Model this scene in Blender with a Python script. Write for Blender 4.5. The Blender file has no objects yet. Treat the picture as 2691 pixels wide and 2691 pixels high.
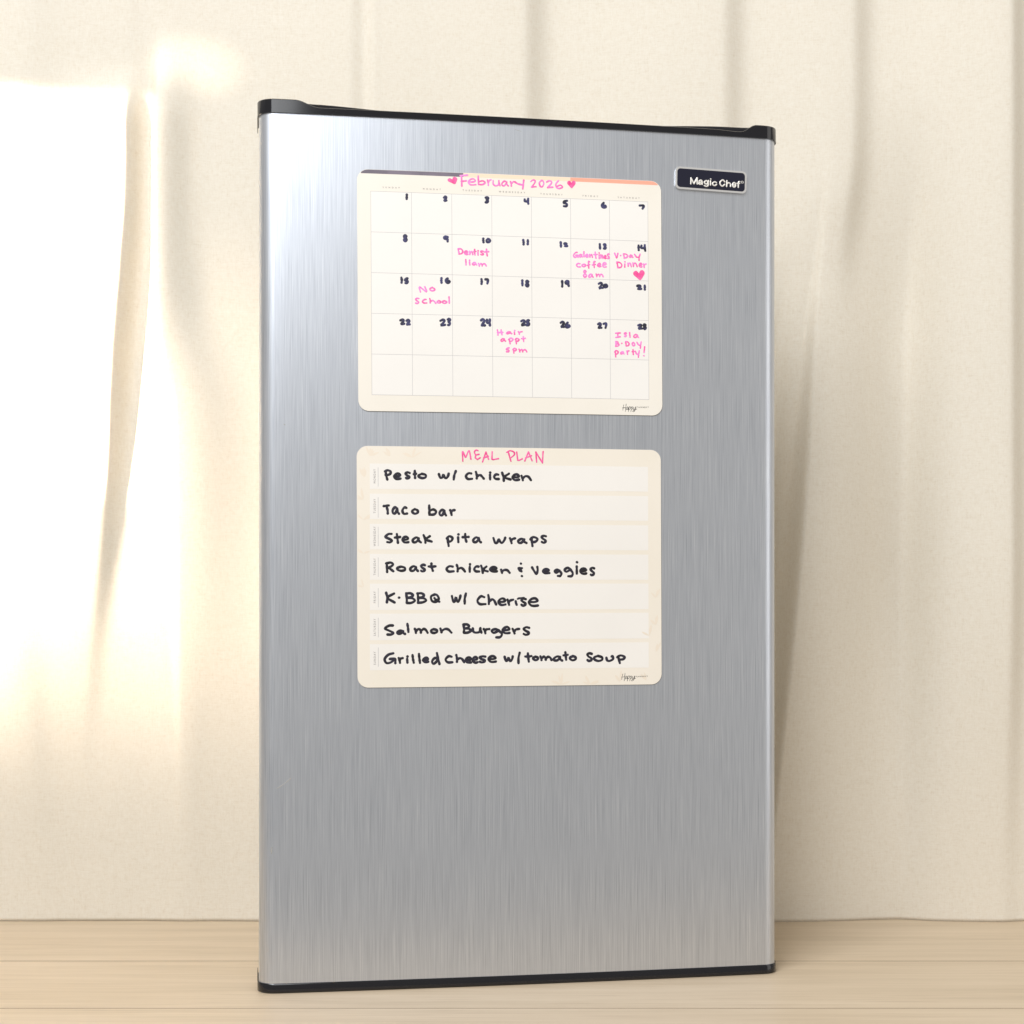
import bpy, math, random
import numpy as np
from mathutils import Vector, Matrix
random.seed(7)
rng = np.random.RandomState(7)
C = bpy.context.scene.collection
SC = bpy.context.scene

# ------------------------------------------------------------------ camera
cam_d = bpy.data.cameras.new('camera')
cam = bpy.data.objects.new('camera', cam_d); C.objects.link(cam)
cam.location = (0, 0, .334); cam.rotation_euler = (math.radians(90), 0, 0)
cam_d.sensor_width = 36; cam_d.lens = 4000 / 2691 * 36
cam_d.shift_y = (1620.4 - 1345.5) / 2691
cam_d.clip_start = .02; cam_d.clip_end = 60
SC.camera = cam

# ------------------------------------------------------------------ world and lamps
w = bpy.data.worlds.new('World'); SC.world = w; w.use_nodes = True
bg = w.node_tree.nodes['Background']
bg.inputs[0].default_value = (1.0, .93, .83, 1); bg.inputs[1].default_value = .44
SC.view_settings.view_transform = 'Standard'; SC.view_settings.look = 'None'
SC.view_settings.exposure = 0; SC.view_settings.gamma = 1


def lamp(name, loc, target, power, sx, sy, col=(1, 1, 1), spread=180):
    d = bpy.data.lights.new(name, 'AREA'); d.shape = 'RECTANGLE'
    d.size = sx; d.size_y = sy; d.energy = power; d.color = col
    d.spread = math.radians(spread)
    o = bpy.data.objects.new(name, d); C.objects.link(o)
    o.location = loc
    o.rotation_euler = (Vector(target) - Vector(loc)).to_track_quat('-Z', 'Y').to_euler()
    return o


YC = 1.66; KX = YC / 2871.7
def X_(px): return (px - 966) * KX            # fold positions measured along the cloth
# big soft key from the upper left
lamp('key_softbox', (-1.10, -.85, 2.85), (0.25, 1.5, .38), 114, 1.8, 1.8, (.96, .98, 1))
lamp('front_softbox', (-.36, -.75, 1.68), (-.1, 1.4, .6), 11, .95, .72, (.96, .98, 1))
lamp('added_side_fill', (1.75, .70, .70), (.2, 1.45, .45), 5, .8, 1.5, (1, .98, .95))  # added fill, unseen source: brightens the band on the door's right edge
# hard sun streak raking across the left of the curtain
SUNCOL = (1, .80, .60)
def beam(name, tx, tz, wx, hz, power, spread, dirv=(.80, .58, -.10), dist=1.0):
    v = Vector(dirv).normalized(); t = Vector((tx, 1.66, tz))
    return lamp(name, t - v * dist, t, power, wx, hz, SUNCOL, spread)
beam('sun_streak', -.675, .70, .34, .42, 7.5, 2.7)
beam('sun_streak_low', -.68, .48, .26, .24, 2.2, 26)
beam('sun_glint', X_(352), .936, .010, .014, .007, 4.5)

# ------------------------------------------------------------------ helpers
def tag(o, label=None, cat=None, group=None, kind=None):
    if label: o['label'] = label
    if cat: o['category'] = cat
    if group: o['group'] = group
    if kind: o['kind'] = kind
    return o


def empty(name, loc, rot=(0, 0, 0)):
    o = bpy.data.objects.new(name, None); C.objects.link(o)
    o.location = loc; o.rotation_euler = rot; o.empty_display_size = .05
    return o


def mesh(name, V, F, mat, parent=None, smooth=False):
    me = bpy.data.meshes.new(name)
    me.from_pydata([tuple(v) for v in V], [], [tuple(f) for f in F])
    me.validate(); me.update()
    if mat: me.materials.append(mat)
    if smooth:
        me.polygons.foreach_set('use_smooth', [True] * len(me.polygons))
    o = bpy.data.objects.new(name, me); C.objects.link(o)
    if parent: o.parent = parent
    return o


def fixnormals(o):
    import bmesh
    bm = bmesh.new(); bm.from_mesh(o.data)
    bmesh.ops.recalc_face_normals(bm, faces=bm.faces[:]); bm.to_mesh(o.data); bm.free()
    return o


def autosmooth(o, deg=35):
    import bmesh
    bm = bmesh.new(); bm.from_mesh(o.data)
    lim = math.radians(deg)
    for f in bm.faces: f.smooth = True
    for e in bm.edges:
        e.smooth = not (len(e.link_faces) == 2 and e.calc_face_angle(0) > lim)
    bm.to_mesh(o.data); bm.free()
    return o


def nodes(m):
    m.use_nodes = True
    nt = m.node_tree
    return nt, nt.nodes, nt.links, nt.nodes['Principled BSDF']


def simple(name, col, rough=.5, metal=0, spec=.5, var=0, vscale=60, coat=0):
    m = bpy.data.materials.new(name)
    nt, N, L, P = nodes(m)
    P.inputs['Base Color'].default_value = (*col, 1)
    P.inputs['Roughness'].default_value = rough
    P.inputs['Metallic'].default_value = metal
    P.inputs['Specular IOR Level'].default_value = spec
    P.inputs['Coat Weight'].default_value = coat
    if var:
        tc = N.new('ShaderNodeTexCoord'); nz = N.new('ShaderNodeTexNoise')
        nz.inputs['Scale'].default_value = vscale; nz.inputs['Detail'].default_value = 3
        L.new(tc.outputs['Object'], nz.inputs['Vector'])
        mx = N.new('ShaderNodeMix'); mx.data_type = 'RGBA'
        mx.inputs['A'].default_value = (*[max(0, c * (1 - var)) for c in col], 1)
        mx.inputs['B'].default_value = (*[min(1, c * (1 + var)) for c in col], 1)
        L.new(nz.outputs['Fac'], mx.inputs['Factor']); L.new(mx.outputs['Result'], P.inputs['Base Color'])
    return m


def nd(N, t, **k):
    n = N.new(t)
    for a, b in k.items(): setattr(n, a, b)
    return n


def noise(N, L, vec, scale, sx=1, sy=1, sz=1, detail=3, rough=.5):
    mp = N.new('ShaderNodeMapping'); mp.inputs['Scale'].default_value = (sx, sy, sz)
    L.new(vec, mp.inputs['Vector'])
    nz = N.new('ShaderNodeTexNoise'); nz.inputs['Scale'].default_value = scale
    nz.inputs['Detail'].default_value = detail; nz.inputs['Roughness'].default_value = rough
    L.new(mp.outputs[0], nz.inputs['Vector'])
    return nz.outputs['Fac']


def math_(N, L, op, a, b=None, c=None):
    n = N.new('ShaderNodeMath'); n.operation = op
    for i, v in enumerate((a, b, c)):
        if v is None: continue
        if isinstance(v, (int, float)): n.inputs[i].default_value = v
        else: L.new(v, n.inputs[i])
    return n.outputs[0]


def ramp(N, L, fac, stops):
    r = N.new('ShaderNodeValToRGB')
    e = r.color_ramp.elements
    while len(e) < len(stops): e.new(.5)
    for el, (p, c) in zip(e, stops):
        el.position = p; el.color = (*c, 1)
    L.new(fac, r.inputs[0]); return r.outputs[0]


# ------------------------------------------------------------------ materials
def mat_curtain():
    m = bpy.data.materials.new('linen_curtain')
    nt, N, L, P = nodes(m)
    tc = N.new('ShaderNodeTexCoord').outputs['Object']
    big = noise(N, L, tc, 3.0, detail=2)
    slubh = noise(N, L, tc, 110, 1, 1, 9, detail=5, rough=.7)      # long horizontally
    slubv = noise(N, L, tc, 110, 9, 1, 1, detail=5, rough=.7)      # long vertically
    mott = noise(N, L, tc, 260, detail=3, rough=.65)
    s = math_(N, L, 'ADD', math_(N, L, 'MULTIPLY', slubh, .5), math_(N, L, 'MULTIPLY', slubv, .5))
    s = math_(N, L, 'ADD', math_(N, L, 'MULTIPLY', s, .7), math_(N, L, 'MULTIPLY', mott, .3))
    col = ramp(N, L, s, [(.26, (.69, .61, .49)), (.46, (.81, .755, .655)), (.58, (.845, .80, .71)), (.76, (.875, .835, .755))])
    L.new(col, P.inputs['Base Color'])
    P.inputs['Roughness'].default_value = .9; P.inputs['Specular IOR Level'].default_value = .15
    P.inputs['Sheen Weight'].default_value = .15
    thr_h = noise(N, L, tc, 420, 1, 1, 7, detail=2, rough=.6)
    thr_v = noise(N, L, tc, 420, 7, 1, 1, detail=2, rough=.6)
    h = math_(N, L, 'ADD', math_(N, L, 'ADD', thr_h, thr_v), math_(N, L, 'MULTIPLY', s, 1.2))
    b = N.new('ShaderNodeBump'); b.inputs['Strength'].default_value = .28; b.inputs['Distance'].default_value = .0006
    L.new(h, b.inputs['Height']); L.new(b.outputs[0], P.inputs['Normal'])
    tr = N.new('ShaderNodeBsdfTranslucent'); L.new(col, tr.inputs[0])
    mx = N.new('ShaderNodeMixShader'); mx.inputs[0].default_value = .16
    out = N['Material Output']
    L.new(P.outputs[0], mx.inputs[1]); L.new(tr.outputs[0], mx.inputs[2]); L.new(mx.outputs[0], out.inputs[0])
    return m


def mat_wood():
    m = bpy.data.materials.new('pale_oak_laminate')
    nt, N, L, P = nodes(m)
    tc = N.new('ShaderNodeTexCoord').outputs['Object']
    # grain runs along X
    g1 = noise(N, L, tc, 9, .30, 5, 1, detail=6, rough=.62)
    g2 = noise(N, L, tc, 60, .10, 6, 1, detail=5, rough=.7)
    g3 = noise(N, L, tc, 5, .5, 2, 1, detail=2)
    s = math_(N, L, 'ADD', math_(N, L, 'MULTIPLY', g1, .5), math_(N, L, 'ADD', math_(N, L, 'MULTIPLY', g2, .32), math_(N, L, 'MULTIPLY', g3, .18)))
    col = ramp(N, L, s, [(.26, (.43, .335, .235)), (.43, (.535, .43, .305)), (.52, (.585, .475, .345)), (.66, (.64, .53, .40))])
    # short dark pores
    po = noise(N, L, tc, 160, .045, 3.4, 1, detail=2, rough=.5)
    pf = ramp(N, L, po, [(.0, (1, 1, 1)), (.63, (1, 1, 1)), (.72, (.66, .60, .55))])
    mx = N.new('ShaderNodeMix'); mx.data_type = 'RGBA'; mx.blend_type = 'MULTIPLY'; mx.inputs['Factor'].default_value = .75
    L.new(col, mx.inputs['A']); L.new(pf, mx.inputs['B']); L.new(mx.outputs['Result'], P.inputs['Base Color'])
    P.inputs['Roughness'].default_value = .42; P.inputs['Specular IOR Level'].default_value = .4
    b = N.new('ShaderNodeBump'); b.inputs['Strength'].default_value = .25; b.inputs['Distance'].default_value = .0003
    L.new(g2, b.inputs['Height']); L.new(b.outputs[0], P.inputs['Normal'])
    return m


def mat_steel():
    m = bpy.data.materials.new('brushed_steel')
    nt, N, L, P = nodes(m)
    tc = N.new('ShaderNodeTexCoord').outputs['Object']
    a = noise(N, L, tc, 1500, 1, 0, .006, detail=3, rough=.75)
    b_ = noise(N, L, tc, 3300, 1, 0, .005, detail=2, rough=.7)
    c_ = noise(N, L, tc, 120, 1, 0, .02, detail=2)
    s = math_(N, L, 'ADD', math_(N, L, 'MULTIPLY', a, .40), math_(N, L, 'ADD', math_(N, L, 'MULTIPLY', b_, .57), math_(N, L, 'MULTIPLY', c_, .03)))
    col = ramp(N, L, s, [(.31, (.35, .38, .435)), (.455, (.54, .575, .64)), (.545, (.615, .65, .712)), (.69, (.80, .83, .88))])
    L.new(col, P.inputs['Base Color'])
    P.inputs['Metallic'].default_value = .86
    P.inputs['Roughness'].default_value = .37
    b = N.new('ShaderNodeBump'); b.inputs['Strength'].default_value = .06; b.inputs['Distance'].default_value = .0002
    L.new(s, b.inputs['Height']); L.new(b.outputs[0], P.inputs['Normal'])
    return m


def mat_ink(name, lo, hi, scale, rough):
    m = bpy.data.materials.new(name)
    nt, N, L, P = nodes(m)
    tc = N.new('ShaderNodeTexCoord').outputs['Object']
    s = noise(N, L, tc, scale, detail=3, rough=.6)
    L.new(ramp(N, L, s, [(.35, lo), (.62, hi)]), P.inputs['Base Color'])
    P.inputs['Roughness'].default_value = rough
    return m


def mat_board(name, a, b):
    m = bpy.data.materials.new(name)
    nt, N, L, P = nodes(m)
    tc = N.new('ShaderNodeTexCoord').outputs['Object']
    s = noise(N, L, tc, 14, detail=2)
    L.new(ramp(N, L, s, [(.35, a), (.65, b)]), P.inputs['Base Color'])
    P.inputs['Roughness'].default_value = .38; P.inputs['Specular IOR Level'].default_value = .4
    return m


M = dict(
    curtain=mat_curtain(), wood=mat_wood(), steel=mat_steel(),
    cap=simple('black_plastic', (.006, .0065, .010), .09, spec=.50),
    liner=simple('white_liner_plastic', (.75, .75, .73), .4),
    gasket=simple('grey_gasket', (.3, .3, .3), .6),
    board=mat_board('cream_board', (.81, .765, .685), (.835, .79, .715)),
    board_white=mat_board('white_cell', (.825, .80, .765), (.84, .815, .78)),
    meal=mat_board('beige_board', (.81, .75, .65), (.83, .77, .68)),
    core=simple('dark_plank_core', (.22, .16, .11), .8),
    backing_edge_shade=simple('dark_backing_and_edge_shade', (.03, .026, .024), .7),  # dark magnet layer; its showing edge doubles as painted contact shade
    leafp=simple('peach_leaf_print', (.81, .72, .605), .4, var=.03),
    row=mat_board('white_row', (.82, .79, .75), (.84, .81, .77)),
    line=simple('grey_print_line', (.42, .41, .42), .5),
    faint=simple('faint_grid_line', (.48, .465, .47), .5),
    print=simple('grey_print', (.24, .22, .22), .5),
    logo=simple('black_print', (.02, .02, .02), .5),
    ink=mat_ink('black_marker_ink', (.007, .006, .010), (.020, .018, .036), 160, .45),
    ink2=mat_ink('navy_marker_ink', (.012, .012, .022), (.050, .050, .14), 130, .45),
    pink=mat_ink('pink_marker_ink', (.90, .12, .37), (.95, .27, .68), 160, .45),
    pink2=mat_ink('deep_pink_marker_ink', (.80, .05, .25), (.93, .16, .42), 160, .45),
    hdark=mat_ink('plum_grey_print', (.145, .125, .16), (.20, .17, .215), 40, .4),
    hpeach=simple('peach_print', (.90, .70, .53), .4, var=.02),
    hsalmon=simple('salmon_print', (.86, .40, .29), .4, var=.03),
    badge=simple('badge_silver', (.70, .70, .70), .28, metal=.55),
    navy=simple('badge_navy', (.008, .009, .024), .22),
    letter=simple('badge_letter', (.80, .78, .73), .3, metal=.2),
    scuff=simple('pale_scuff', (.46, .46, .455), .5, metal=.5),
)

# ------------------------------------------------------------------ tabletop
top = empty('tabletop', (0, 1.19, 0)); tag(top, kind='structure')
def plank(y0, y1):
    g = .0002; X = 1.3; z0, z1 = -.03, 0
    y0 += g - 1.19; y1 -= g + 1.19
    r = .0006
    prof = [(y0, z0), (y0, z1 - r), (y0 + r, z1), (y1 - r, z1), (y1, z1 - r), (y1, z0)]
    V = [(x, y, z) for x in (-X, X) for y, z in prof]
    n = len(prof)
    F = [(i, (i + 1) % n, (i + 1) % n + n, i + n) for i in range(n)] + [tuple(range(n))[::-1], tuple(range(n, 2 * n))]
    o = fixnormals(mesh('plank', V, F, M['wood'], top))
    o.data.materials.append(M['core'])
    for p_ in o.data.polygons:
        if abs(p_.normal.y) > .5: p_.material_index = 1
for y0, y1 in ((1.19, 1.298), (1.298, 1.476), (1.476, 1.700), (1.700, 1.880)): plank(y0, y1)

# ------------------------------------------------------------------ curtain
def cur_depth(x, z):
    px = x / KX + 966; py = 1163.3 - (z - .334) / KX
    p = np.zeros_like(px)
    def ridge(c, wl, wr, a):
        t = px - c
        return a * np.where(t < 0, np.exp(-(t / wl) ** 2), np.exp(-(t / wr) ** 2))
    def sm(v, a, b):
        t = np.clip((v - a) / (b - a), 0, 1); return t * t * (3 - 2 * t)
    # two folds catching the streak on the left
    ca = 236 - 30 * sm(py, 300, 800) - 60 * sm(py, 700, 1500)
    p += ridge(ca, 110, 26, .026 * (.15 + .85 * sm(py, 110, 240)) * (1 - .93 * sm(py, 550, 1500)))
    cb = 303 + 6 * sm(py, 400, 560) + 34 * sm(py, 560, 800)
    p += ridge(cb, 13, 50 + 60 * sm(py, 450, 900), .027 * sm(py, 40, 240) * (1 - .88 * sm(py, 800, 1550)))
    p += ridge(330, 60, 260, .006)
    p += ridge(40 - .02 * py, 90, 60, .010)
    p += ridge(-120, 80, 60, .03) + ridge(-330, 90, 60, .03) + ridge(-560, 90, 60, .03)
    # small folds above the door
    p += ridge(658, 190, 36, .0150) + ridge(710, 17, 110, .0120)
    p += ridge(984, 200, 36, .0200)
    p += ridge(1358, 180, 36, .0190)
    c4 = 1602 - 22 * sm(py, 250, 520)
    p += ridge(c4, 130, 34, .0190 * (1 - sm(py, 330, 620)))
    # the overlapping lip that swings left behind the door
    c5 = 1566 - .083 * py
    p += ridge(c5 + 26, 8 + 4 * sm(py, 300, 900), 190, .006 + .034 * sm(py, 300, 1100)) * sm(py, 220, 650)
    p -= ridge(c5 - 45, 240, 30, .090 * sm(py, 430, 1150))
    p += ridge(1890, 110, 34, .034)
    p -= ridge(1735 - .02 * py, 120, 48, .046 * sm(py, 150, 650))
    p += ridge(555, 60, 26, .0075 * sm(py, 950, 1350)) + ridge(395 - .03 * py, 70, 30, .006 * sm(py, 1150, 1500))
    p += ridge(60 + .05 * (py - 1500), 60, 30, .006 * sm(py, 1150, 1500))
    p += ridge(2110, 120, 40, .03) + ridge(2330, 120, 60, .03) + ridge(2560, 120, 60, .03)
    # loose waves, stronger at the hem
    p += .0030 * np.sin(px / 61. + .5 * np.sin(py / 400.)) * (.3 + .7 * sm(py, 900, 1700))
    p += .0014 * np.sin(px / 23. + py / 330.) * sm(py, 1250, 1650) * (px < 600)
    p += .0012 * np.sin(px / 97. + py / 190.)
    return p * (.22 + .78 * sm(z, 0, .42))
nx, nz = 1100, 150
xs = np.linspace(-1.15, 1.15, nx); zs = np.concatenate([[.0004, .004, .010], np.linspace(.02, 1.5, nz - 3)])
XX, ZZ = np.meshgrid(xs, zs)
DD = cur_depth(XX, ZZ)
V = np.stack([XX, YC + .012 - DD, ZZ], -1).reshape(-1, 3)
I = np.arange(nx * nz).reshape(nz, nx)
F = np.stack([I[:-1, :-1], I[:-1, 1:], I[1:, 1:], I[1:, :-1]], -1).reshape(-1, 4)
cur = mesh('curtain', V.tolist(), F.tolist(), M['curtain'], smooth=True)
so = cur.modifiers.new('cloth_thickness', 'SOLIDIFY'); so.thickness = .0008; so.offset = 1
tag(cur, 'cream linen curtain hanging in soft folds behind the silver door, sunlit at left', 'curtain')

# ------------------------------------------------------------------ fridge door
CY, YAW = 1.3838, .164
U0, W2 = .0130, .2400         # centre and half width of the steel
ZB, ZT = .0087, .7805
DEP, RC, BOW = .044, .014, .004
def surf(u): return -BOW * (1 - ((u - U0) / W2) ** 2)
door = empty('fridge_door', (0, CY, 0), (0, 0, YAW))
tag(door, 'brushed silver mini fridge door with black end caps, standing upright on the table', 'fridge door')

def outline(w2, r, grow, nb=40, na=12):
    """plan outline (u, depth) of the front: from rear left, round the corner, across, to rear right"""
    P = [(U0 - w2, DEP)]
    for k in range(1, 4): P.append((U0 - w2, DEP - (DEP - r) * k / 4 - 0))
    for k in range(na + 1):
        a = math.pi + k / na * math.pi / 2
        P.append((U0 - w2 + r + r * math.cos(a), r + r * math.sin(a) - grow))
    P = [(u, max(d, -9)) for u, d in P]
    for k in range(1, nb):
        u = U0 - w2 + r + (2 * w2 - 2 * r) * k / nb
        P.append((u, -grow))
    for k in range(na + 1):
        a = -math.pi / 2 + k / na * math.pi / 2
        P.append((U0 + w2 - r + r * math.cos(a), r + r * math.sin(a) - grow))
    for k in range(1, 5): P.append((U0 + w2, r + (DEP - r) * k / 4))
    return [(u, d + (surf(u) if d < r else 0) * (1 - max(0, min(1, (d + grow) / r)))) for u, d in P]

# steel wrap: extruded outline
def extrude_outline(name, P, z0, z1, mat, parent, closed_back=True):
    n = len(P)
    V = [(u, d, z0) for u, d in P] + [(u, d, z1) for u, d in P]
    F = [(i, i + 1, i + 1 + n, i + n) for i in range(n - 1)]
    if closed_back:
        F += [(n - 1, 0, n, 2 * n - 1), tuple(range(n))[::-1], tuple(range(n, 2 * n))]
    o = mesh(name, V, F, mat, parent)
    fixnormals(o); autosmooth(o, 30)
    return o
extrude_outline('steel_panel', outline(W2, RC, 0), ZB - .004, ZT + .004, M['steel'], door)
# inner liner and gasket at the back
def box(name, x0, x1, y0, y1, z0, z1, mat, parent, bev=.004):
    V = [(x, y, z) for x in (x0, x1) for y in (y0, y1) for z in (z0, z1)]
    F = [(0, 1, 3, 2), (4, 6, 7, 5), (0, 4, 5, 1), (2, 3, 7, 6), (0, 2, 6, 4), (1, 5, 7, 3)]
    o = fixnormals(mesh(name, V, F, mat, parent))
    b = o.modifiers.new('soft_edges', 'BEVEL'); b.width = bev; b.segments = 3
    return o
box('gasket', U0 - W2 + .012, U0 + W2 - .012, DEP + .0002, DEP + .010, .02, ZT - .012, M['gasket'], door, .003)
box('inner_liner', U0 - W2 + .035, U0 + W2 - .035, DEP + .0102, DEP + .034, .05, ZT - .04, M['liner'], door, .01)

# end caps
G = .0014                       # how far the caps stand proud of the steel
def front_depth(u, w2, r):
    e = w2 - abs(u - U0)
    if e < r:
        return r - math.sqrt(max(0, r * r - (r - e) ** 2)) - G + surf(u)
    return -G + surf(u)
def smooth01(t):
    t = max(0, min(1, t)); return t * t * (3 - 2 * t)
def cap_top():
    w2 = W2 + G; r = RC + G
    us = []
    for k in range(19):
        a = k / 18 * math.pi / 2
        us.append(U0 - w2 + r * (1 - math.cos(a)))
    mid = np.linspace(U0 - w2 + r, U0 + w2 - r, 150)[1:-1]
    us = us + list(mid) + [2 * U0 - u for u in us[::-1]]
    ds = [0, .0008, .0018, .004, .0064, .0072, .0082, .0092, .0102, .022, DEP + G]
    H = .0122
    def lip(u):
        a = u - (U0 - w2); b = (U0 + w2) - u
        l = smooth01((a - .033) / .022); rr = smooth01((b - .0235) / .0150)
        t = min(l, rr)
        h = H - (H - .0062) * t
        # small dip beside the raised right end
        h -= .0009 * math.exp(-((b - .043) / .012) ** 2) * rr
        return h, t
    def top(u, k):
        d = ds[k]; h, t = lip(u)
        if k == 0: return h - .0008
        if d <= .0064: return h - .0030 * t * smooth01(d / .004)
        rear = H - .0012 * t * (1 - abs(2 * (u - U0) / (2 * w2)) ** 3) + .0004
        f = smooth01((d - .0064) / .0035)
        return (h - .0030 * t) * (1 - f) + rear * f if t > 0 else H
    cols = []; V = []
    for u in us:
        d0 = front_depth(u, w2, r); col = []
        e = w2 - abs(u - U0)
        b_ = min((U0 + w2) - u, u - (U0 - w2))
        push = .0075 * smooth01((b_ - .05) / .08)
        for k, d in enumerate(ds):
            if k >= 4 and k <= 9: d = d + push * (1 if k < 9 else .5)
            dd = d0 + d * (DEP + G - d0) / (DEP + G)
            V.append((u, dd, ZT + top(u, k))); col.append(len(V) - 1)
        for k, d in enumerate(ds[::-1]):
            dd = d0 + d * (DEP + G - d0) / (DEP + G)
            zb = ZT
            if e < .0006: zb -= .0042 * smooth01((dd - .010) / .030) ** 1.3 + .0006
            V.append((u, dd, zb)); col.append(len(V) - 1)
        cols.append(col)
    n = len(cols[0]); F = []
    for a, b in zip(cols[:-1], cols[1:]):
        for i in range(n):
            j = (i + 1) % n
            F.append((a[i], a[j], b[j], b[i]))
    F += [tuple(cols[0]), tuple(cols[-1][::-1])]
    o = mesh('top_cap', V, F, M['cap'], door); fixnormals(o); autosmooth(o, 38)
    return o
cap_top()
def cap_bottom():
    w2 = W2 + G; r = RC + G
    us = [U0 - w2 + r * (1 - math.cos(k / 18 * math.pi / 2)) for k in range(19)]
    us = us + list(np.linspace(U0 - w2 + r, U0 + w2 - r, 60)[1:-1]) + [2 * U0 - u for u in us[::-1]]
    V = []; cols = []
    for u in us:
        d0 = front_depth(u, w2, r); e = w2 - abs(u - U0); back = DEP + G
        rows = []
        z1 = ZB; tip = (.0045 if e < .0006 else 0)
        prof = [(0, .0014), (.0012, .0003), (.010, .0), (back - d0, 0)]
        up = []
        for k in range(9):
            d = k / 8 * (back - d0)
            up.append((d, z1 + tip * smooth01((d0 + d - .008) / .03) ** 1.3))
        for d, z in prof: rows.append((u, d0 + d, z))
        for d, z in up[::-1]: rows.append((u, d0 + d + (.0010 if d == 0 else 0), z))
        rows.append((u, d0 + .0, z1 - .0016))
        col = []
        for v in rows: V.append(v); col.append(len(V) - 1)
        cols.append(col)
    n = len(cols[0]); F = []
    for a, b in zip(cols[:-1], cols[1:]):
        for i in range(n):
            j = (i + 1) % n; F.append((a[i], a[j], b[j], b[i]))
    F += [tuple(cols[0]), tuple(cols[-1][::-1])]
    o = mesh('bottom_cap', V, F, M['cap'], door); fixnormals(o); autosmooth(o, 38)
cap_bottom()

# ------------------------------------------------------------------ flat work on curved sheets
BW, BH = .2794, .2159
def solve_h(src, dst):
    A = []; b = []
    for (x, y), (X, Y) in zip(src, dst):
        A.append([x, y, 1, 0, 0, 0, -X * x, -X * y]); b.append(X)
        A.append([0, 0, 0, x, y, 1, -Y * x, -Y * y]); b.append(Y)
    h = np.linalg.solve(np.array(A, float), np.array(b, float))
    return np.append(h, 1).reshape(3, 3)
rect = [(-BW / 2, BH), (BW / 2, BH), (BW / 2, 0), (-BW / 2, 0)]
class Sheet:
    """a magnetic sheet lying on the bowed door; local x right, z up from its lower edge, -y towards the viewer.
    trace() converts measurements of a squared-off tracing of the sheet into its own metres"""
    def __init__(s, name, u, z, rot, corners, w=BW, h=BH):
        s.u, s.z, s.rot, s.w, s.h = u, z, rot, w, h
        ca, sa = math.cos(rot), math.sin(rot)
        s.ub, s.zb = u + sa * h / 2, z - ca * h / 2          # middle of the lower edge
        r2 = [(-w / 2, h), (w / 2, h), (w / 2, 0), (-w / 2, 0)]
        s.H = solve_h(corners, r2)
        loc = Matrix.Rotation(YAW, 4, 'Z') @ Vector((s.ub, 0, s.zb))
        s.root = empty(name, (loc.x, CY + loc.y, loc.z), (0, 0, 0))
        s.root.matrix_world = Matrix.Translation((loc.x, CY + loc.y, loc.z)) @ Matrix.Rotation(YAW, 4, 'Z') @ Matrix.Rotation(-rot, 4, 'Y')
        s.lift = .0008
    def y(s, x, z=0):
        return surf(s.ub + x * math.cos(s.rot) - z * math.sin(s.rot))
    def P(s, px, py):
        v = s.H @ np.array([px, py, 1.0]); return v[0] / v[2], v[1] / v[2]
    def strip(s, name, xs, zlo, zhi, lift, thick, mat, parent=None):
        V = []; n = len(xs)
        for x in xs:
            for z, f in ((zlo(x), 0), (zhi(x), 0), (zhi(x), 1), (zlo(x), 1)):
                V.append((x, s.y(x, z) - lift - (0 if f else thick), z))
        F = []
        for i in range(n - 1):
            a = 4 * i; b = a + 4
            for k in range(4): F.append((a + k, a + (k + 1) % 4, b + (k + 1) % 4, b + k))
        F += [(0, 1, 2, 3), (4 * n - 4, 4 * n - 1, 4 * n - 2, 4 * n - 3)]
        return fixnormals(mesh(name, V, F, mat, parent or s.root))
    def rectp(s, name, x0, x1, z0, z1, lift, thick, mat, parent=None, n=12):
        return s.strip(name, list(np.linspace(x0, x1, n)), lambda x: z0, lambda x: z1, lift, thick, mat, parent)
    def panel(s, name, r, mat, lift=0.0, thick=.0008, inset=0):
        w2 = s.w / 2 - inset; z0, z1 = inset, s.h - inset
        xs = [-w2 + r * (1 - math.cos(k / 12 * math.pi / 2)) for k in range(13)]
        xs = xs + list(np.linspace(-w2 + r, w2 - r, 24)[1:-1]) + [-x for x in xs[::-1]]
        def e(x):
            q = w2 - abs(x)
            return r - math.sqrt(max(0, r * r - (r - q) ** 2)) if q < r else 0
        xs[0] += 1e-6; xs[-1] -= 1e-6
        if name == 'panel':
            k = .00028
            b = s.strip('backing_edge_shade', xs, lambda x: z0 + e(x) - k, lambda x: z1 - e(x) - k, 0, .00042, M['backing_edge_shade'])
            b.location.x = k  # shifted right and down so the dark edge imitates contact shade
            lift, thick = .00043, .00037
        return s.strip(name, xs, lambda x: z0 + e(x), lambda x: z1 - e(x), lift, thick, mat)

def catmull(P, closed=False, step=5):
    P = [np.array(p, float) for p in P]
    if len(P) < 3: 
        out = []
        for k in range(4): out.append(P[0] + (P[-1] - P[0]) * k / 3)
        return out
    Q = [2 * P[0] - P[1]] + P + [2 * P[-1] - P[-2]]
    out = []
    for i in range(1, len(Q) - 2):
        p0, p1, p2, p3 = Q[i - 1], Q[i], Q[i + 1], Q[i + 2]
        for k in range(step):
            t = k / step
            out.append(.5 * ((2 * p1) + (-p0 + p2) * t + (2 * p0 - 5 * p1 + 4 * p2 - p3) * t * t + (-p0 + 3 * p1 - 3 * p2 + p3) * t ** 3))
    out.append(P[-1]); return out

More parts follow.
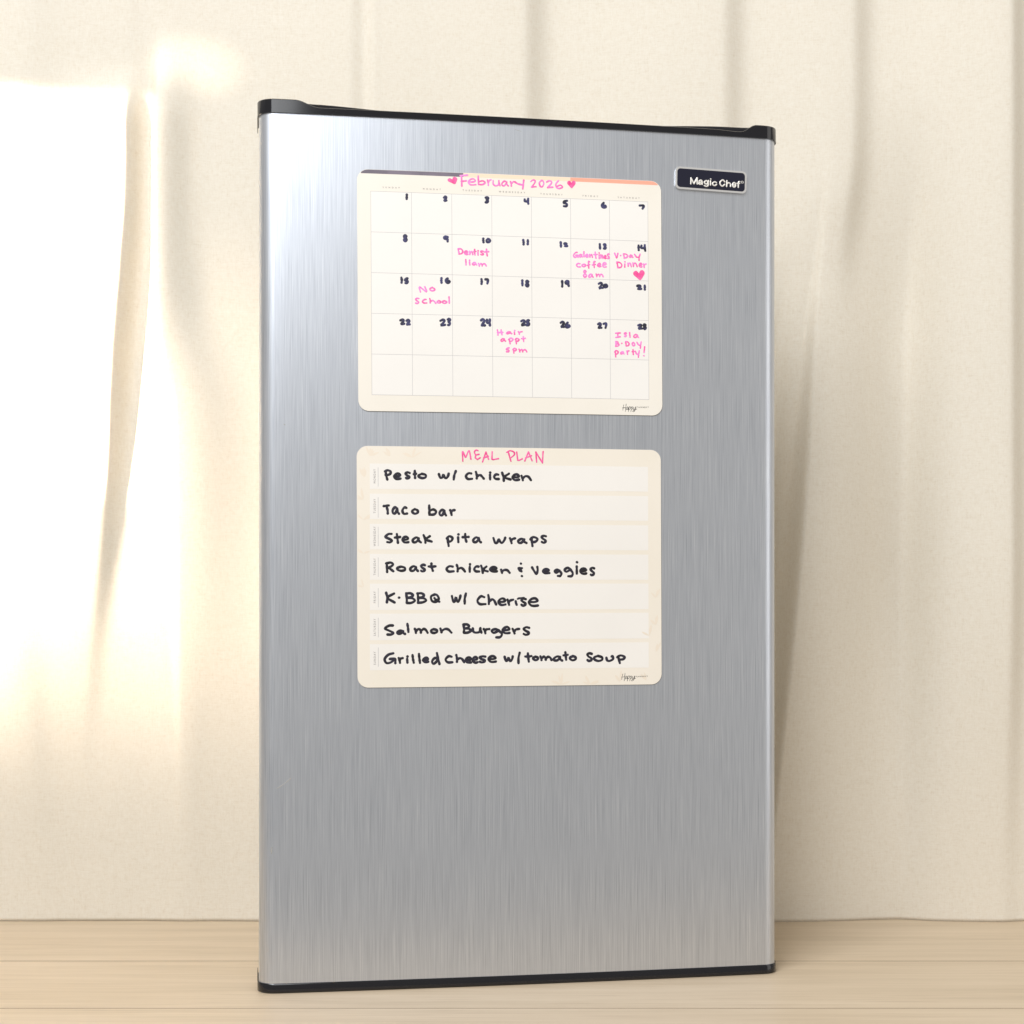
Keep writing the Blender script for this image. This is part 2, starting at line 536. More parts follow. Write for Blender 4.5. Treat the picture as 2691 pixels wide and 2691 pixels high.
class Ink:
    """collects marker strokes as low rounded beads of ink; emits one mesh"""
    def __init__(s, sheet): s.sh = sheet; s.V = []; s.F = []; s.k = 0
    def stroke(s, pts, width, lift, height=.00006, vary=.12, raw=False):
        """pts in tracing units; width in metres"""
        L = catmull(pts)
        L = [np.array(s.sh.P(*p)) for p in L] if not raw else L
        # drop duplicates
        Q = [L[0]]
        for p in L[1:]:
            if np.linalg.norm(p - Q[-1]) > width * .12: Q.append(p)
        if len(Q) == 1: Q.append(Q[0] + np.array([width * .12, 0]))
        T = []
        for i in range(len(Q)):
            t = Q[min(i + 1, len(Q) - 1)] - Q[max(i - 1, 0)]
            T.append(t / (np.linalg.norm(t) + 1e-12))
        r = width / 2
        ph = rng.rand() * 6; fr = 2 + 3 * rng.rand()
        rings = []
        caps = [(-.98, .12), (-.85, .53), (-.5, .87)]
        for o, sc in caps: rings.append((Q[0] + T[0] * r * o, T[0], sc))
        for i, q in enumerate(Q): rings.append((q, T[i], 1 + vary * math.sin(ph + fr * i / len(Q) * 3)))
        for o, sc in caps[::-1]: rings.append((Q[-1] - T[-1] * r * o, T[-1], sc))
        b0 = len(s.V)
        s.k += 1
        hh = height * (1 + .25 * rng.rand())
        for q, t, sc in rings:
            n = np.array([-t[1], t[0]])
            for a, b in ((-1, -.3), (-.8, .6), (0, 1), (.8, .6), (1, -.3)):
                p = q + n * r * sc * a
                s.V.append((p[0], s.sh.y(p[0], p[1]) - lift - hh * b * min(1, sc + .3), p[1]))
        for i in range(len(rings) - 1):
            for k in range(4):
                a = b0 + i * 5 + k
                s.F.append((a, a + 1, a + 6, a + 5))
        s.F.append(tuple(b0 + k for k in range(5))); e = b0 + (len(rings) - 1) * 5
        s.F.append(tuple(e + k for k in range(5))[::-1])
    def fill(s, pts, lift, height=.00006):
        L = [s.sh.P(*p) for p in catmull(pts + [pts[0]])]
        b = len(s.V); cx = sum(p[0] for p in L) / len(L); cz = sum(p[1] for p in L) / len(L)
        s.V.append((cx, s.sh.y(cx, cz) - lift - height, cz))
        for p in L: s.V.append((p[0], s.sh.y(*p) - lift - height * .8, p[1]))
        for i in range(1, len(L)): s.F.append((b, b + i, b + i + 1))
    def done(s, name, mat, parent=None):
        if not s.V: return None
        o = mesh(name, s.V, s.F, mat, parent or s.sh.root, smooth=True)
        return fixnormals(o)

# single-stroke hand letters in a unit box (x right, y down)
GL = {
 'P': [[(.12, .08), (.2, .5), (.42, 1)], [(0, .12), (.45, 0), (.95, .12), (.9, .38), (.5, .52), (.15, .5)]],
 'e': [[(.12, .48), (.6, .5), (.95, .32), (.7, .02), (.3, .08), (.02, .5), (.25, .92), (.6, 1), (.98, .92)]],
 's': [[(.92, .08), (.5, 0), (.12, .18), (.4, .45), (.85, .68), (.8, .9), (.4, 1), (.15, .9)]],
 'S': [[(.9, .05), (.45, .08), (.02, .35), (.45, .55), (.95, .78), (.7, .98), (.3, .95)]],
 't': [[(.42, 0), (.48, .5), (.62, 1)], [(0, .42), (.5, .4), (1, .36)]],
 'o': [[(.5, .02), (.08, .3), (.1, .72), (.5, 1), (.92, .75), (.9, .28), (.45, .02)]],
 'w': [[(0, .1), (.12, .8), (.22, .98), (.36, .75), (.46, .3), (.6, .85), (.75, .95), (.92, .5), (1, 0)]],
 '/': [[(1, 0), (.25, .5), (.15, 1)]],
 'c': [[(.88, .08), (.45, .02), (.05, .5), (.35, .95), (1, .95)]],
 'h': [[(.05, 0), (.15, .5), (.14, .95)], [(.16, .65), (.5, .45), (.75, .6), (1, 1)]],
 'i': [[(.4, .38), (.5, 1)], [(.5, .02), (.56, .04)]],
 'k': [[(.05, 0), (.2, .5), (.25, 1)], [(.78, .12), (.3, .55), (.98, .8)]],
 'n': [[(.05, .05), (.12, .5), (.15, .95)], [(.14, .6), (.45, .12), (.75, .25), (1, 1)]],
 'T': [[(0, .1), (1, .02)], [(.55, .08), (.72, .6), (.8, 1)]],
 'a': [[(.75, .2), (.4, .05), (.05, .5), (.12, .92), (.45, .9), (.75, .25)], [(.72, .2), (.8, .7), (1, .98)]],
 'b': [[(.05, 0), (.1, .5), (.08, .95)], [(.1, .6), (.6, .42), (1, .62), (.7, .92), (.1, .97)]],
 'r': [[(.02, .05), (.2, .5), (.3, 1)], [(.25, .6), (.5, .2), (1, .05)]],
 'K': [[(.05, 0), (.15, .5), (.12, 1)], [(.92, .1), (.2, .5), (1, .98)]],
 'p': [[(.15, .1), (.2, .5), (.3, 1)], [(.02, .25), (.4, 0), (.95, .2), (.7, .5), (.2, .58)]],
 'R': [[(.08, .05), (.15, .5), (.15, 1)], [(.02, .08), (.6, .0), (.95, .2), (.5, .5), (.15, .6)], [(.35, .55), (.95, .9)]],
 'V': [[(0, .05), (.3, .55), (.6, 1), (.85, .5), (.75, 0)]],
 'v': [[(0, .05), (.3, .55), (.6, 1), (.85, .5), (.95, 0)]],
 'g': [[(.75, .15), (.4, .0), (.05, .2), (.25, .45), (.7, .2)], [(.72, .18), (1, .6), (.85, .95), (.5, .98)]],
 'B': [[(.05, .02), (.12, .5), (.1, .98)], [(.05, .04), (.5, .02), (.78, .2), (.6, .4), (.2, .48), (.75, .52), (1, .75), (.6, .95), (.12, .98)]],
 'l': [[(.3, 0), (.5, .5), (.7, 1)]],
 'm': [[(.03, .1), (.1, .5), (.12, .95)], [(.12, .6), (.3, .15), (.45, .35), (.5, .9)], [(.5, .6), (.7, .15), (.88, .35), (1, .95)]],
 'u': [[(.05, .05), (.08, .7), (.4, 1), (.8, .75), (.88, .02)], [(.88, .1), (.95, .6), (1, .98)]],
 'U': [[(.02, .35), (.12, .85), (.5, 1), (.95, .6), (.85, .05), (.7, .15)]],
 'G': [[(.8, .03), (.35, .15), (.02, .6), (.2, .97), (.6, .92), (.95, .6)], [(.5, .6), (.95, .58), (1, 1)]],
 'd': [[(.75, .55), (.35, .45), (.02, .75), (.25, .97), (.75, .65)], [(.62, 0), (.78, .5), (.95, 1)]],
 'D': [[(.05, .02), (.15, .5), (.25, .98)], [(.02, .06), (.6, .08), (1, .5), (.75, .9), (.22, 1)]],
 'N': [[(.12, 1), (.02, .05), (.95, .95), (.72, 0)]],
 'H': [[(.08, .0), (.15, .5), (.2, 1)], [(.75, 0), (.8, .5), (.85, .9)], [(.15, .52), (1, .45)]],
 'I': [[(.05, .1), (.95, .02)], [(.45, .08), (.5, .92)], [(.1, 1), (.95, .85)]],
 'f': [[(.9, .08), (.6, .02), (.5, .4), (.6, 1)], [(.05, .6), (.95, .5)]],
 'y': [[(.02, .05), (.35, .45), (.7, .5)], [(.95, 0), (.85, .5), (.8, 1)]],
 'z': [[(.95, .0), (.85, .6), (.85, 1)]],
 '0': [[(.5, .02), (.05, .4), (.25, .92), (.65, .95), (.98, .5), (.75, .08), (.42, .04)]],
 '1': [[(.45, 0), (.55, .5), (.55, 1)]],
 '2': [[(.05, .18), (.5, 0), (.85, .2), (.55, .6), (.15, .95), (.5, .92), (1, .9)]],
 '3': [[(.08, .1), (.6, 0), (.9, .2), (.4, .45), (.95, .68), (.7, .97), (.1, .95)]],
 '4': [[(.1, .1), (.1, .5), (.5, .55), (.85, .45)], [(.88, 0), (.85, .5), (.92, 1)]],
 '5': [[(.9, .02), (.35, .12), (.15, .42), (.7, .5), (.95, .75), (.7, 1), (.25, .95)]],
 '6': [[(.45, 0), (.05, .4), (.15, .85), (.55, 1), (.98, .8), (.7, .55), (.25, .7)]],
 '7': [[(.02, .12), (.9, .08), (.95, .5), (.75, 1)]],
 '8': [[(.75, .15), (.4, 0), (.15, .2), (.5, .45), (.9, .75), (.5, 1), (.1, .75), (.45, .45), (.78, .15)]],
 '9': [[(.85, .15), (.4, 0), (.05, .3), (.35, .55), (.8, .25)], [(.8, .1), (.85, .5), (.92, 1)]],
 'Q': [[(.5, .02), (.06, .3), (.15, .85), (.6, .98), (.95, .6), (.75, .1), (.4, .04)], [(.45, .55), (.7, .8), (1, .95)], [(.55, .75), (.8, .7)]],
 '.': [[(.5, .45), (.55, .55)]],
 '!': [[(.8, 0), (.55, .62)], [(.3, .98), (.35, 1)]],
}
OX = {'A': (920, 430), 'B': (1330, 430), 'C': (920, 680), 'D': (1330, 680), 'E': (920, 1160), 'F': (1330, 1160), 'G': (920, 1430), 'H': (1330, 1430)}
def boxes(ink, reg, items, width_px, width_m, lift, scale=4.6, org=None, **kw):
    ox, oy = org or OX[reg]
    hw = width_px / 2
    for ch, x0, y0, x1, y1 in items:
        if x1 - x0 > 2 * hw + 4: a, b = x0 + hw, x1 - hw
        else: a = b = (x0 + x1) / 2; a -= 4; b += 4
        c, d = y0 + hw, y1 - hw
        for st in GL[ch]:
            ink.stroke([(ox + (a + (b - a) * p[0] + rng.randn() * 1.2) / scale, oy + (c + (d - c) * p[1] + rng.randn() * 1.2) / scale) for p in st], width_m, lift, **kw)
def raw(ink, sts, org, scale, width_m, lift, **kw):
    for st in sts: ink.stroke([(org[0] + x / scale, org[1] + y / scale) for x, y in st], width_m, lift, **kw)

def text(sheet, body, cx, cz, width, mat, name, rot=0, spacing=1.0, bold=0, height=None, thick=.00003, lift=.0009, parent=None):
    cu = bpy.data.curves.new(name, 'FONT'); cu.body = body; cu.size = 1; cu.space_character = spacing
    cu.align_x = 'CENTER'; cu.align_y = 'CENTER'; cu.offset = bold; cu.extrude = 0; cu.resolution_u = 3
    to = bpy.data.objects.new('t', cu); C.objects.link(to)
    bpy.context.view_layer.update()
    dg = bpy.context.evaluated_depsgraph_get()
    me = bpy.data.meshes.new_from_object(to.evaluated_get(dg))
    bpy.data.objects.remove(to); bpy.data.curves.remove(cu)
    co = np.array([v.co[:2] for v in me.vertices]); lo, hi = co.min(0), co.max(0)
    sx = width / (hi[0] - lo[0]); sy = (height / (hi[1] - lo[1])) if height else sx
    ca, sa = math.cos(rot), math.sin(rot)
    for v, c in zip(me.vertices, co):
        x = (c[0] - (lo[0] + hi[0]) / 2) * sx; z = (c[1] - (lo[1] + hi[1]) / 2) * sy
        X = cx + ca * x - sa * z; Z = cz + sa * x + ca * z
        v.co = (X, sheet.y(X, Z) - lift - thick, Z)
    me.materials.clear(); me.materials.append(mat); me.name = name
    o = bpy.data.objects.new(name, me); C.objects.link(o); o.parent = parent or sheet.root
    md = o.modifiers.new('ink_thickness', 'SOLIDIFY'); md.thickness = thick; md.offset = 0
    return o

LIFT = .0008
# ---------------------------------------------------------------- calendar sheet
cal = Sheet('calendar_board', -.0004, .6263, .0060, [(937, 445.9), (1736, 477.1), (1738, 1092.4), (939, 1080.1)])
tag(cal.root, 'cream magnetic February calendar board with pink notes, upper sheet on the silver door', 'calendar')
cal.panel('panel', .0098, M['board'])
def band(name, pxa, pxb, mat):
    xa = cal.P(pxa, 460)[0]; xb = cal.P(pxb, 460)[0]; r = .0098; w2 = BW / 2 - .0002
    zt = BH - .0002; zl = BH - .0037
    xs = [x for x in np.linspace(max(xa, -w2), min(xb, w2), 60)]
    def hi(x):
        q = w2 - abs(x)
        return zt - (r - math.sqrt(max(0, r * r - (r - q) ** 2)) if q < r else 0)
    xs = [x for x in xs if hi(x) > zl + .0001]
    cal.strip(name, xs, lambda x: zl, hi, LIFT, .00003, mat)
band('header_band', 900, 1215.7, M['hdark']); band('header_band', 1216, 1496.2, M['hpeach']); band('header_band', 1496.5, 1800, M['hsalmon'])
# grid: seven columns, five rows
gx = [cal.P(p, 700)[0] for p in (972.8, 1079.8, 1186.3, 1290.9, 1394.8, 1497.8, 1600, 1700.3)]
gx = list(np.polyval(np.polyfit(range(8), gx, 1), range(8)))
gz = [cal.P(973, p)[1] for p in (504.6, 611, 717.6, 824.2, 931, 1038)]
gz = list(np.polyval(np.polyfit(range(6), gz, 1), range(6)))
lw = .00032
for j in range(5):
    for i in range(7):
        cal.rectp('day_cell', gx[i] + lw / 2, gx[i + 1] - lw / 2, gz[j + 1] + lw / 2, gz[j] - lw / 2, LIFT, .00002, M['board_white'], n=5)
for z in gz: cal.rectp('grid_line', gx[0] - lw / 2, gx[-1] + lw / 2, z - lw / 2, z + lw / 2, LIFT, .00004, M['faint'], n=24)
for x in gx: cal.rectp('grid_line', x - lw / 2, x + lw / 2, gz[-1], gz[0], LIFT, .00003, M['faint'], n=2)
for i, (d, a, b, yy) in enumerate((('SUNDAY', 1004.3, 1048.7, 495), ('MONDAY', 1109.8, 1156.3, 499.5), ('TUESDAY', 1213.5, 1263.9, 503), ('WEDNESDAY', 1308.7, 1377.2, 507),
                      ('THURSDAY', 1417.6, 1475.7, 512.2), ('FRIDAY', 1529, 1569, 516.5), ('SATURDAY', 1621.5, 1679, 520.5))):
    xa, za = cal.P(a, yy - .5); xb, zb_ = cal.P(b, yy + .8)
    text(cal, d, (xa + xb) / 2, (za + zb_) / 2, xb - xa, M['print'], 'weekday_print', spacing=2.4, height=.0014)
INKW = .0020
dates = {
 1: ('A', [('1', 658, 372, 695, 450)]), 2: ('A', [('2', 1112, 397, 1170, 475)]), 3: ('A', [('3', 1613, 405, 1675, 493)]),
 4: ('B', [('4', 195, 423, 275, 505)]), 5: ('B', [('5', 667, 443, 740, 537)]), 6: ('B', [('6', 1133, 470, 1210, 553)]), 7: ('B', [('7', 1593, 492, 1668, 560)]),
 8: ('A', [('8', 625, 862, 693, 962)]), 9: ('A', [('9', 1112, 875, 1187, 963)]), 10: ('A', [('1', 1585, 903, 1615, 973), ('0', 1620, 905, 1692, 973)]),
 11: ('B', [('1', 180, 920, 215, 997), ('1', 232, 920, 267, 995)]), 12: ('B', [('1', 633, 943, 665, 1023), ('2', 675, 955, 740, 1020)]),
 13: ('B', [('1', 1107, 965, 1137, 1045), ('3', 1155, 965, 1208, 1045)]), 14: ('B', [('1', 1575, 980, 1608, 1065), ('4', 1606, 975, 1688, 1068)]),
 15: ('A', [('1', 597, 1373, 628, 1458), ('5', 632, 1380, 702, 1467)]), 16: ('A', [('1', 1077, 1380, 1108, 1460), ('6', 1130, 1380, 1208, 1460)]),
 17: ('A', [('1', 1560, 1393, 1592, 1475), ('7', 1608, 1388, 1668, 1467)]), 18: ('B', [('1', 165, 1405, 200, 1492), ('8', 213, 1410, 275, 1503)]),
 19: ('B', [('1', 645, 1413, 683, 1505), ('9', 690, 1410, 760, 1497)]), 20: ('B', [('2', 1093, 1433, 1165, 1525), ('0', 1150, 1455, 1222, 1515)]),
 21: ('B', [('2', 1558, 1460, 1635, 1535), ('1', 1650, 1465, 1680, 1538)]), 22: ('C', [('2', 583, 725, 655, 812), ('2', 655, 730, 722, 818)]),
 23: ('C', [('2', 1065, 728, 1148, 827), ('3', 1150, 718, 1210, 823)]), 24: ('C', [('2', 1555, 725, 1630, 832), ('4', 1620, 723, 1693, 827)]),
 25: ('D', [('2', 155, 735, 230, 825), ('5', 213, 735, 278, 825)]), 26: ('D', [('2', 630, 755, 700, 845), ('6', 690, 765, 770, 848)]),
 27: ('D', [('2', 1083, 768, 1150, 857), ('7', 1150, 768, 1210, 850)]), 28: ('D', [('2', 1570, 783, 1645, 862), ('8', 1635, 780, 1693, 867)]),
}
for k, (reg, it) in dates.items():
    i = Ink(cal); boxes(i, reg, it, 27, .00235, LIFT + .00006); i.done('date_number', M['ink2'])
PW = .00150
def heart(ink, org, sc, x0, y0, x1, y1, tilt=0):
    pts = [(.5, .28), (.3, .02), (.05, .12), (.02, .4), (.25, .7), (.52, 1), (.8, .7), (1, .35), (.9, .05), (.68, .03)]
    q = []
    for x, y in pts:
        x, y = x - .5, y - .5
        x, y = x * math.cos(tilt) - y * math.sin(tilt), x * math.sin(tilt) + y * math.cos(tilt)
        q.append((org[0] + (x0 + (x + .5) * (x1 - x0)) / sc, org[1] + (y0 + (y + .5) * (y1 - y0)) / sc))
    ink.fill(q, LIFT + .00007)
def note(words, mat='pink', name='handwritten_word'):
    for reg, it in words:
        i = Ink(cal); boxes(i, reg, it, 19, PW, LIFT + .00006); i.done(name, M[mat])
FO, FS = (1160, 440), 5.084
i = Ink(cal)
raw(i, [[(262, 262), (258, 128)], [(242, 124), (338, 116)], [(255, 200), (322, 191)]], FO, FS, .00160, LIFT + .00006)
boxes(i, None, [('e', 340, 155, 458, 258)], 20, .0015, LIFT + .00006, scale=FS, org=FO)
raw(i, [[(480, 128), (485, 235)], [(485, 205), (540, 192), (572, 215), (540, 240), (485, 240)]], FO, FS, .0016, LIFT + .00006)
boxes(i, None, [('r', 592, 165, 662, 262), ('u', 665, 178, 778, 268), ('a', 783, 183, 892, 268), ('r', 900, 188, 968, 270)], 20, .0015, LIFT + .00006, scale=FS, org=FO)
raw(i, [[(968, 205), (1010, 230), (1062, 243)], [(1088, 182), (1075, 295)]], FO, FS, .0017, LIFT + .00006)
i.done('handwritten_word', M['pink'])
i = Ink(cal)
boxes(i, None, [('2', 1170, 168, 1262, 288), ('0', 1282, 172, 1370, 280), ('2', 1380, 178, 1485, 295), ('6', 1500, 178, 1618, 302)], 20, .0015, LIFT + .00006, scale=FS, org=FO)
i.done('handwritten_word', M['pink'])
for b, t in (((80, 145, 212, 240), -.35), ((1668, 185, 1782, 288), 0.0)):
    i = Ink(cal); heart(i, FO, FS, *b, tilt=t); i.done('drawn_heart', M['pink2'])
i = Ink(cal); heart(i, OX['B'], 4.6, 1528, 1292, 1668, 1412, -.12); i.done('drawn_heart', M['pink2'])
note([
 ('A', [('D', 1283, 1026, 1360, 1112), ('e', 1362, 1055, 1422, 1117), ('n', 1420, 1058, 1482, 1117), ('t', 1472, 1038, 1518, 1120), ('i', 1518, 1050, 1552, 1122), ('s', 1552, 1055, 1612, 1120), ('t', 1605, 1033, 1672, 1132)]),
 ('A', [('l', 1372, 1158, 1402, 1242), ('l', 1420, 1165, 1448, 1240), ('a', 1455, 1193, 1527, 1243), ('m', 1528, 1203, 1642, 1257)]),
 ('A', [('N', 818, 1486, 928, 1568), ('o', 938, 1496, 1024, 1554)]),
 ('A', [('s', 766, 1625, 832, 1707), ('c', 850, 1640, 922, 1702), ('h', 936, 1628, 1032, 1702), ('o', 1030, 1653, 1092, 1702), ('o', 1090, 1655, 1166, 1707), ('l', 1172, 1608, 1200, 1702)]),
 ('C', [('H', 1748, 858, 1840, 937), ('a', 1866, 878, 1948, 922), ('i', 1950, 863, 1998, 927), ('r', 2008, 875, 2073, 927)]),
 ('C', [('a', 1796, 960, 1872, 1012), ('p', 1892, 956, 1964, 1040), ('p', 1970, 958, 2038, 1040), ('t', 2050, 938, 2110, 1012)]),
 ('C', [('5', 1856, 1073, 1918, 1140), ('p', 1942, 1078, 2006, 1152), ('m', 2014, 1088, 2128, 1142)]),
 ('B', [('G', 793, 1067, 867, 1147), ('a', 863, 1093, 918, 1143), ('l', 912, 1060, 944, 1142), ('e', 940, 1093, 987, 1147), ('n', 985, 1093, 1042, 1147), ('t', 1040, 1068, 1098, 1157), ('i', 1098, 1073, 1128, 1162), ('n', 1122, 1098, 1168, 1158), ('e', 1163, 1108, 1207, 1158), ('s', 1203, 1085, 1245, 1162)]),
 ('B', [('c', 830, 1203, 892, 1264), ('o', 892, 1210, 960, 1260), ('f', 960, 1176, 1008, 1277), ('f', 1018, 1176, 1078, 1270), ('e', 1083, 1203, 1142, 1260), ('e', 1143, 1193, 1209, 1264)]),
 ('B', [('8', 912, 1288, 972, 1387), ('a', 976, 1328, 1048, 1387), ('m', 1063, 1328, 1170, 1382)]),
 ('B', [('v', 1290, 1078, 1352, 1152), ('.', 1360, 1103, 1382, 1125), ('D', 1396, 1083, 1467, 1154), ('a', 1468, 1098, 1532, 1147), ('y', 1532, 1088, 1618, 1182)]),
 ('B', [('D', 1315, 1183, 1395, 1272), ('i', 1403, 1178, 1447, 1264), ('n', 1448, 1193, 1512, 1257), ('n', 1510, 1193, 1582, 1257), ('e', 1588, 1198, 1642, 1262), ('r', 1640, 1203, 1690, 1267)]),
 ('D', [('I', 1298, 888, 1380, 964), ('s', 1403, 888, 1452, 952), ('l', 1468, 883, 1496, 957), ('a', 1518, 908, 1600, 964)]),
 ('D', [('B', 1300, 993, 1360, 1070), ('.', 1372, 1014, 1394, 1036), ('D', 1418, 993, 1482, 1067), ('o', 1500, 1003, 1552, 1062), ('y', 1558, 998, 1632, 1092)]),
 ('D', [('p', 1288, 1103, 1352, 1200), ('a', 1360, 1113, 1422, 1164), ('r', 1436, 1103, 1480, 1164), ('t', 1503, 1093, 1542, 1167), ('y', 1538, 1108, 1608, 1202), ('!', 1636, 1056, 1674, 1182)]),
])
# maker's script at lower right of each sheet
def maker(sheet, ox, oy):
    o = (ox - 690 / 9.66, oy - 760 / 9.66)
    i = Ink(sheet)
    raw(i, [[(715, 690), (700, 760), (690, 828)], [(775, 668), (765, 770), (752, 862)], [(680, 768), (768, 760)],
            [(815, 740), (785, 770), (782, 815), (810, 800), (828, 745), (830, 815)], [(850, 740), (842, 800), (832, 868)], [(850, 755), (880, 735), (885, 780), (850, 812)],
            [(910, 740), (905, 800), (895, 868)], [(910, 755), (938, 738), (942, 785), (908, 812)],
            [(962, 745), (960, 800), (985, 815), (1012, 745)], [(1020, 738), (1012, 800), (975, 860), (940, 858), (970, 825), (1050, 795)]], o, 9.66, .00040, LIFT + .00006, vary=.25, height=.00003)
    i.done('maker_script', M['logo'])
    xa, za = sheet.P(o[0] + 1045 / 9.66, o[1] + 752 / 9.66); xb, zb_ = sheet.P(o[0] + 1350 / 9.66, o[1] + 748 / 9.66)
    text(sheet, 'PLANNER\u2122', (xa + xb) / 2, (za + zb_) / 2, xb - xa, M['logo'], 'maker_print', spacing=1.5, height=.0012)
maker(cal, 1330 + 1395 / 4.6, 680 + 1800 / 4.6)

# ---------------------------------------------------------------- meal plan sheet
meal = Sheet('meal_plan_board', -.0009, .3790, .0040, [(936, 1172), (1735, 1182.3), (1736, 1798.7), (938, 1808.3)])
tag(meal.root, 'beige magnetic meal plan board listing seven dinners, lower sheet on the silver door', 'meal planner')
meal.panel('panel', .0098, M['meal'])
# pale leaf print showing round the rows
def leaf(cx, cz, L, wd, a, V, F):
    n = 7; b = len(V); pts = []
    for k in range(n + 1):
        t = k / n; pts.append((t * L, math.sin(math.pi * t) ** .8 * wd))
    for k in range(n, -1, -1):
        t = k / n; pts.append((t * L, -math.sin(math.pi * t) ** .8 * wd * .9))
    m = 0
    for x, z in pts:
        X = cx + x * math.cos(a) - z * math.sin(a); Z = cz + x * math.sin(a) + z * math.cos(a)
        X = max(-BW / 2 + .001, min(BW / 2 - .001, X)); Z = max(.0008, min(BH - .0008, Z))
        V.append((X, meal.y(X, Z) - LIFT - .00001, Z)); m += 1
    F.append(tuple(range(b, b + m)))
V, F = [], []
lr = random.Random(3)
for (cx, cz, n) in ((-.128, .207, 5), (-.110, .207, 4), (-.09, .206, 4), (-.133, .188, 4), (-.134, .168, 3), (-.134, .150, 4), (-.134, .12, 3), (-.134, .09, 2),
                    (.045, .001, 6), (.072, .001, 6), (.10, .003, 4), (.125, .004, 4), (.1345, .03, 4), (.1345, .055, 4), (.1345, .08, 3), (.128, .045, 3)):
    for k in range(n):
        leaf(cx, cz, lr.uniform(.006, .011), lr.uniform(.0007, .0013), lr.uniform(.2, 2.9) , V, F)
# keep leaves from overlapping in one plane: tiny per-leaf step
lo = mesh('leaf_print', [(x, y - .0000012 * (k // 16), z) for k, (x, y, z) in enumerate(V)], F, M['leafp'], meal.root)
fixnormals(lo); tag(lo, kind='stuff')
rows = [(270, 578, 'E'), (635, 942, 'E'), (1000, 1310, 'E'), (122, 435, 'G'), (482, 800, 'G'), (845, 1165, 'G'), (1213, 1528, 'G')]
days = ['MONDAY', 'TUESDAY', 'WEDNESDAY', 'THURSDAY', 'FRIDAY', 'SATURDAY', 'SUNDAY']
dlab = [(338, 508, 'E'), (698, 872, 'E'), (1032, 1270, 'E'), (175, 380, 'G'), (575, 715, 'G'), (905, 1112, 'G'), (1303, 1462, 'G')]
dl = [(318, 548, 'E'), (678, 925, 'E'), (1035, 1270, 'E'), (163, 400, 'G'), (535, 768, 'G'), (893, 1130, 'G'), (1252, 1485, 'G')]
for (a, b, r), d, (la, lb, _), (va, vb, _) in zip(rows, days, dlab, dl):
    oy = OX[r][1]
    x0, z1 = meal.P(970.4, oy + a / 4.6); _, z0 = meal.P(970.4, oy + b / 4.6); x1 = meal.P(1701.5, 1490)[0]
    meal.rectp('meal_row', x0, x1, z0, z1, LIFT, .00005, M['row'], n=20)
    xl, zl0 = meal.P(992.4, oy + vb / 4.6); _, zl1 = meal.P(992.4, oy + va / 4.6)
    meal.rectp('row_line', xl - .00017, xl + .00017, zl0, zl1, LIFT, .00008, M['line'], n=2)
    xt, zt0 = meal.P(983.2, oy + lb / 4.6); _, zt1 = meal.P(983.2, oy + la / 4.6)
    text(meal, d, xt, (zt0 + zt1) / 2, zt1 - zt0, M['print'], 'weekday_print', rot=math.pi / 2, spacing=1.35, height=.0020, lift=.00086)
ML = LIFT + .00011
def word(reg, it, wpx=28, wm=.00235):
    i = Ink(meal); boxes(i, reg, it, wpx, wm, ML); i.done('handwritten_word', M['ink'])
K = 1886
word('E', [('P', 400, 338, 499, 478), ('e', 511, 375, 615, 472), ('s', 643, 364, 732, 464), ('t', 748, 348, 805, 462), ('o', 800, 380, 927, 462)])
word('E', [('w', 1050, 378, 1199, 462), ('/', 1228, 348, 1282, 477)])
word('E', [('c', 1373, 370, 1478, 474), ('h', 1493, 358, 1620, 470), ('i', 1656, 363, 1710, 474), ('c', 1713, 388, 1802, 474), ('k', 1808, 366, 1945, 494), ('e', 1936, 388, 2050, 484), ('n', 2044, 403, 2188, 486)])
word('E', [('T', 385, 762, 474, 890), ('a', 490, 783, 596, 893), ('c', 610, 786, 694, 894), ('o', 725, 806, 828, 892)])
word('E', [('b', 928, 763, 1047, 907), ('a', 1056, 813, 1165, 912), ('r', 1186, 816, 1268, 905)])
word('E', [('S', 403, 1103, 514, 1240), ('t', 518, 1108, 610, 1242), ('e', 610, 1143, 712, 1240), ('a', 733, 1148, 860, 1240), ('k', 863, 1126, 992, 1242)])
word('E', [('p', 1146, 1136, 1245, 1278), ('i', 1270, 1110, 1328, 1233), ('t', 1335, 1110, 1436, 1230), ('a', 1460, 1148, 1585, 1238)])
word('E', [('w', 1708, 1153, 1878, 1247), ('r', K + 20, 1155, K + 112, 1246), ('a', K + 116, 1163, K + 246, 1246), ('p', K + 266, 1145, K + 388, 1281), ('s', K + 398, 1127, K + 488, 1240)])
word('E', [('R', 413, 1454, 533, 1596), ('o', 543, 1503, 674, 1583), ('a', 703, 1496, 825, 1584), ('s', 826, 1480, 915, 1588), ('t', 926, 1466, 1036, 1582)])
word('E', [('c', 1138, 1498, 1255, 1592), ('h', 1261, 1482, 1392, 1590), ('i', 1406, 1472, 1468, 1590), ('c', 1473, 1498, 1563, 1590), ('k', 1558, 1492, 1668, 1606), ('e', 1666, 1506, 1778, 1592), ('n', 1793, 1538, 1928, 1606)])
i = Ink(meal)
raw(i, [[(165, 1479), (171, 1482)], [(176, 1630), (184, 1633)], [(180, 1535), (138, 1532), (150, 1552), (182, 1552), (148, 1560), (175, 1575)]], OX['F'], 4.6, .0021, ML)
i.done('handwritten_word', M['ink'])
word('F', [('V', 288, 1506, 398, 1618), ('e', 420, 1530, 524, 1610), ('g', 556, 1538, 668, 1645), ('g', 676, 1518, 808, 1648), ('i', 818, 1443, 868, 1615), ('e', 868, 1526, 972, 1614), ('s', 988, 1515, 1071, 1632)])
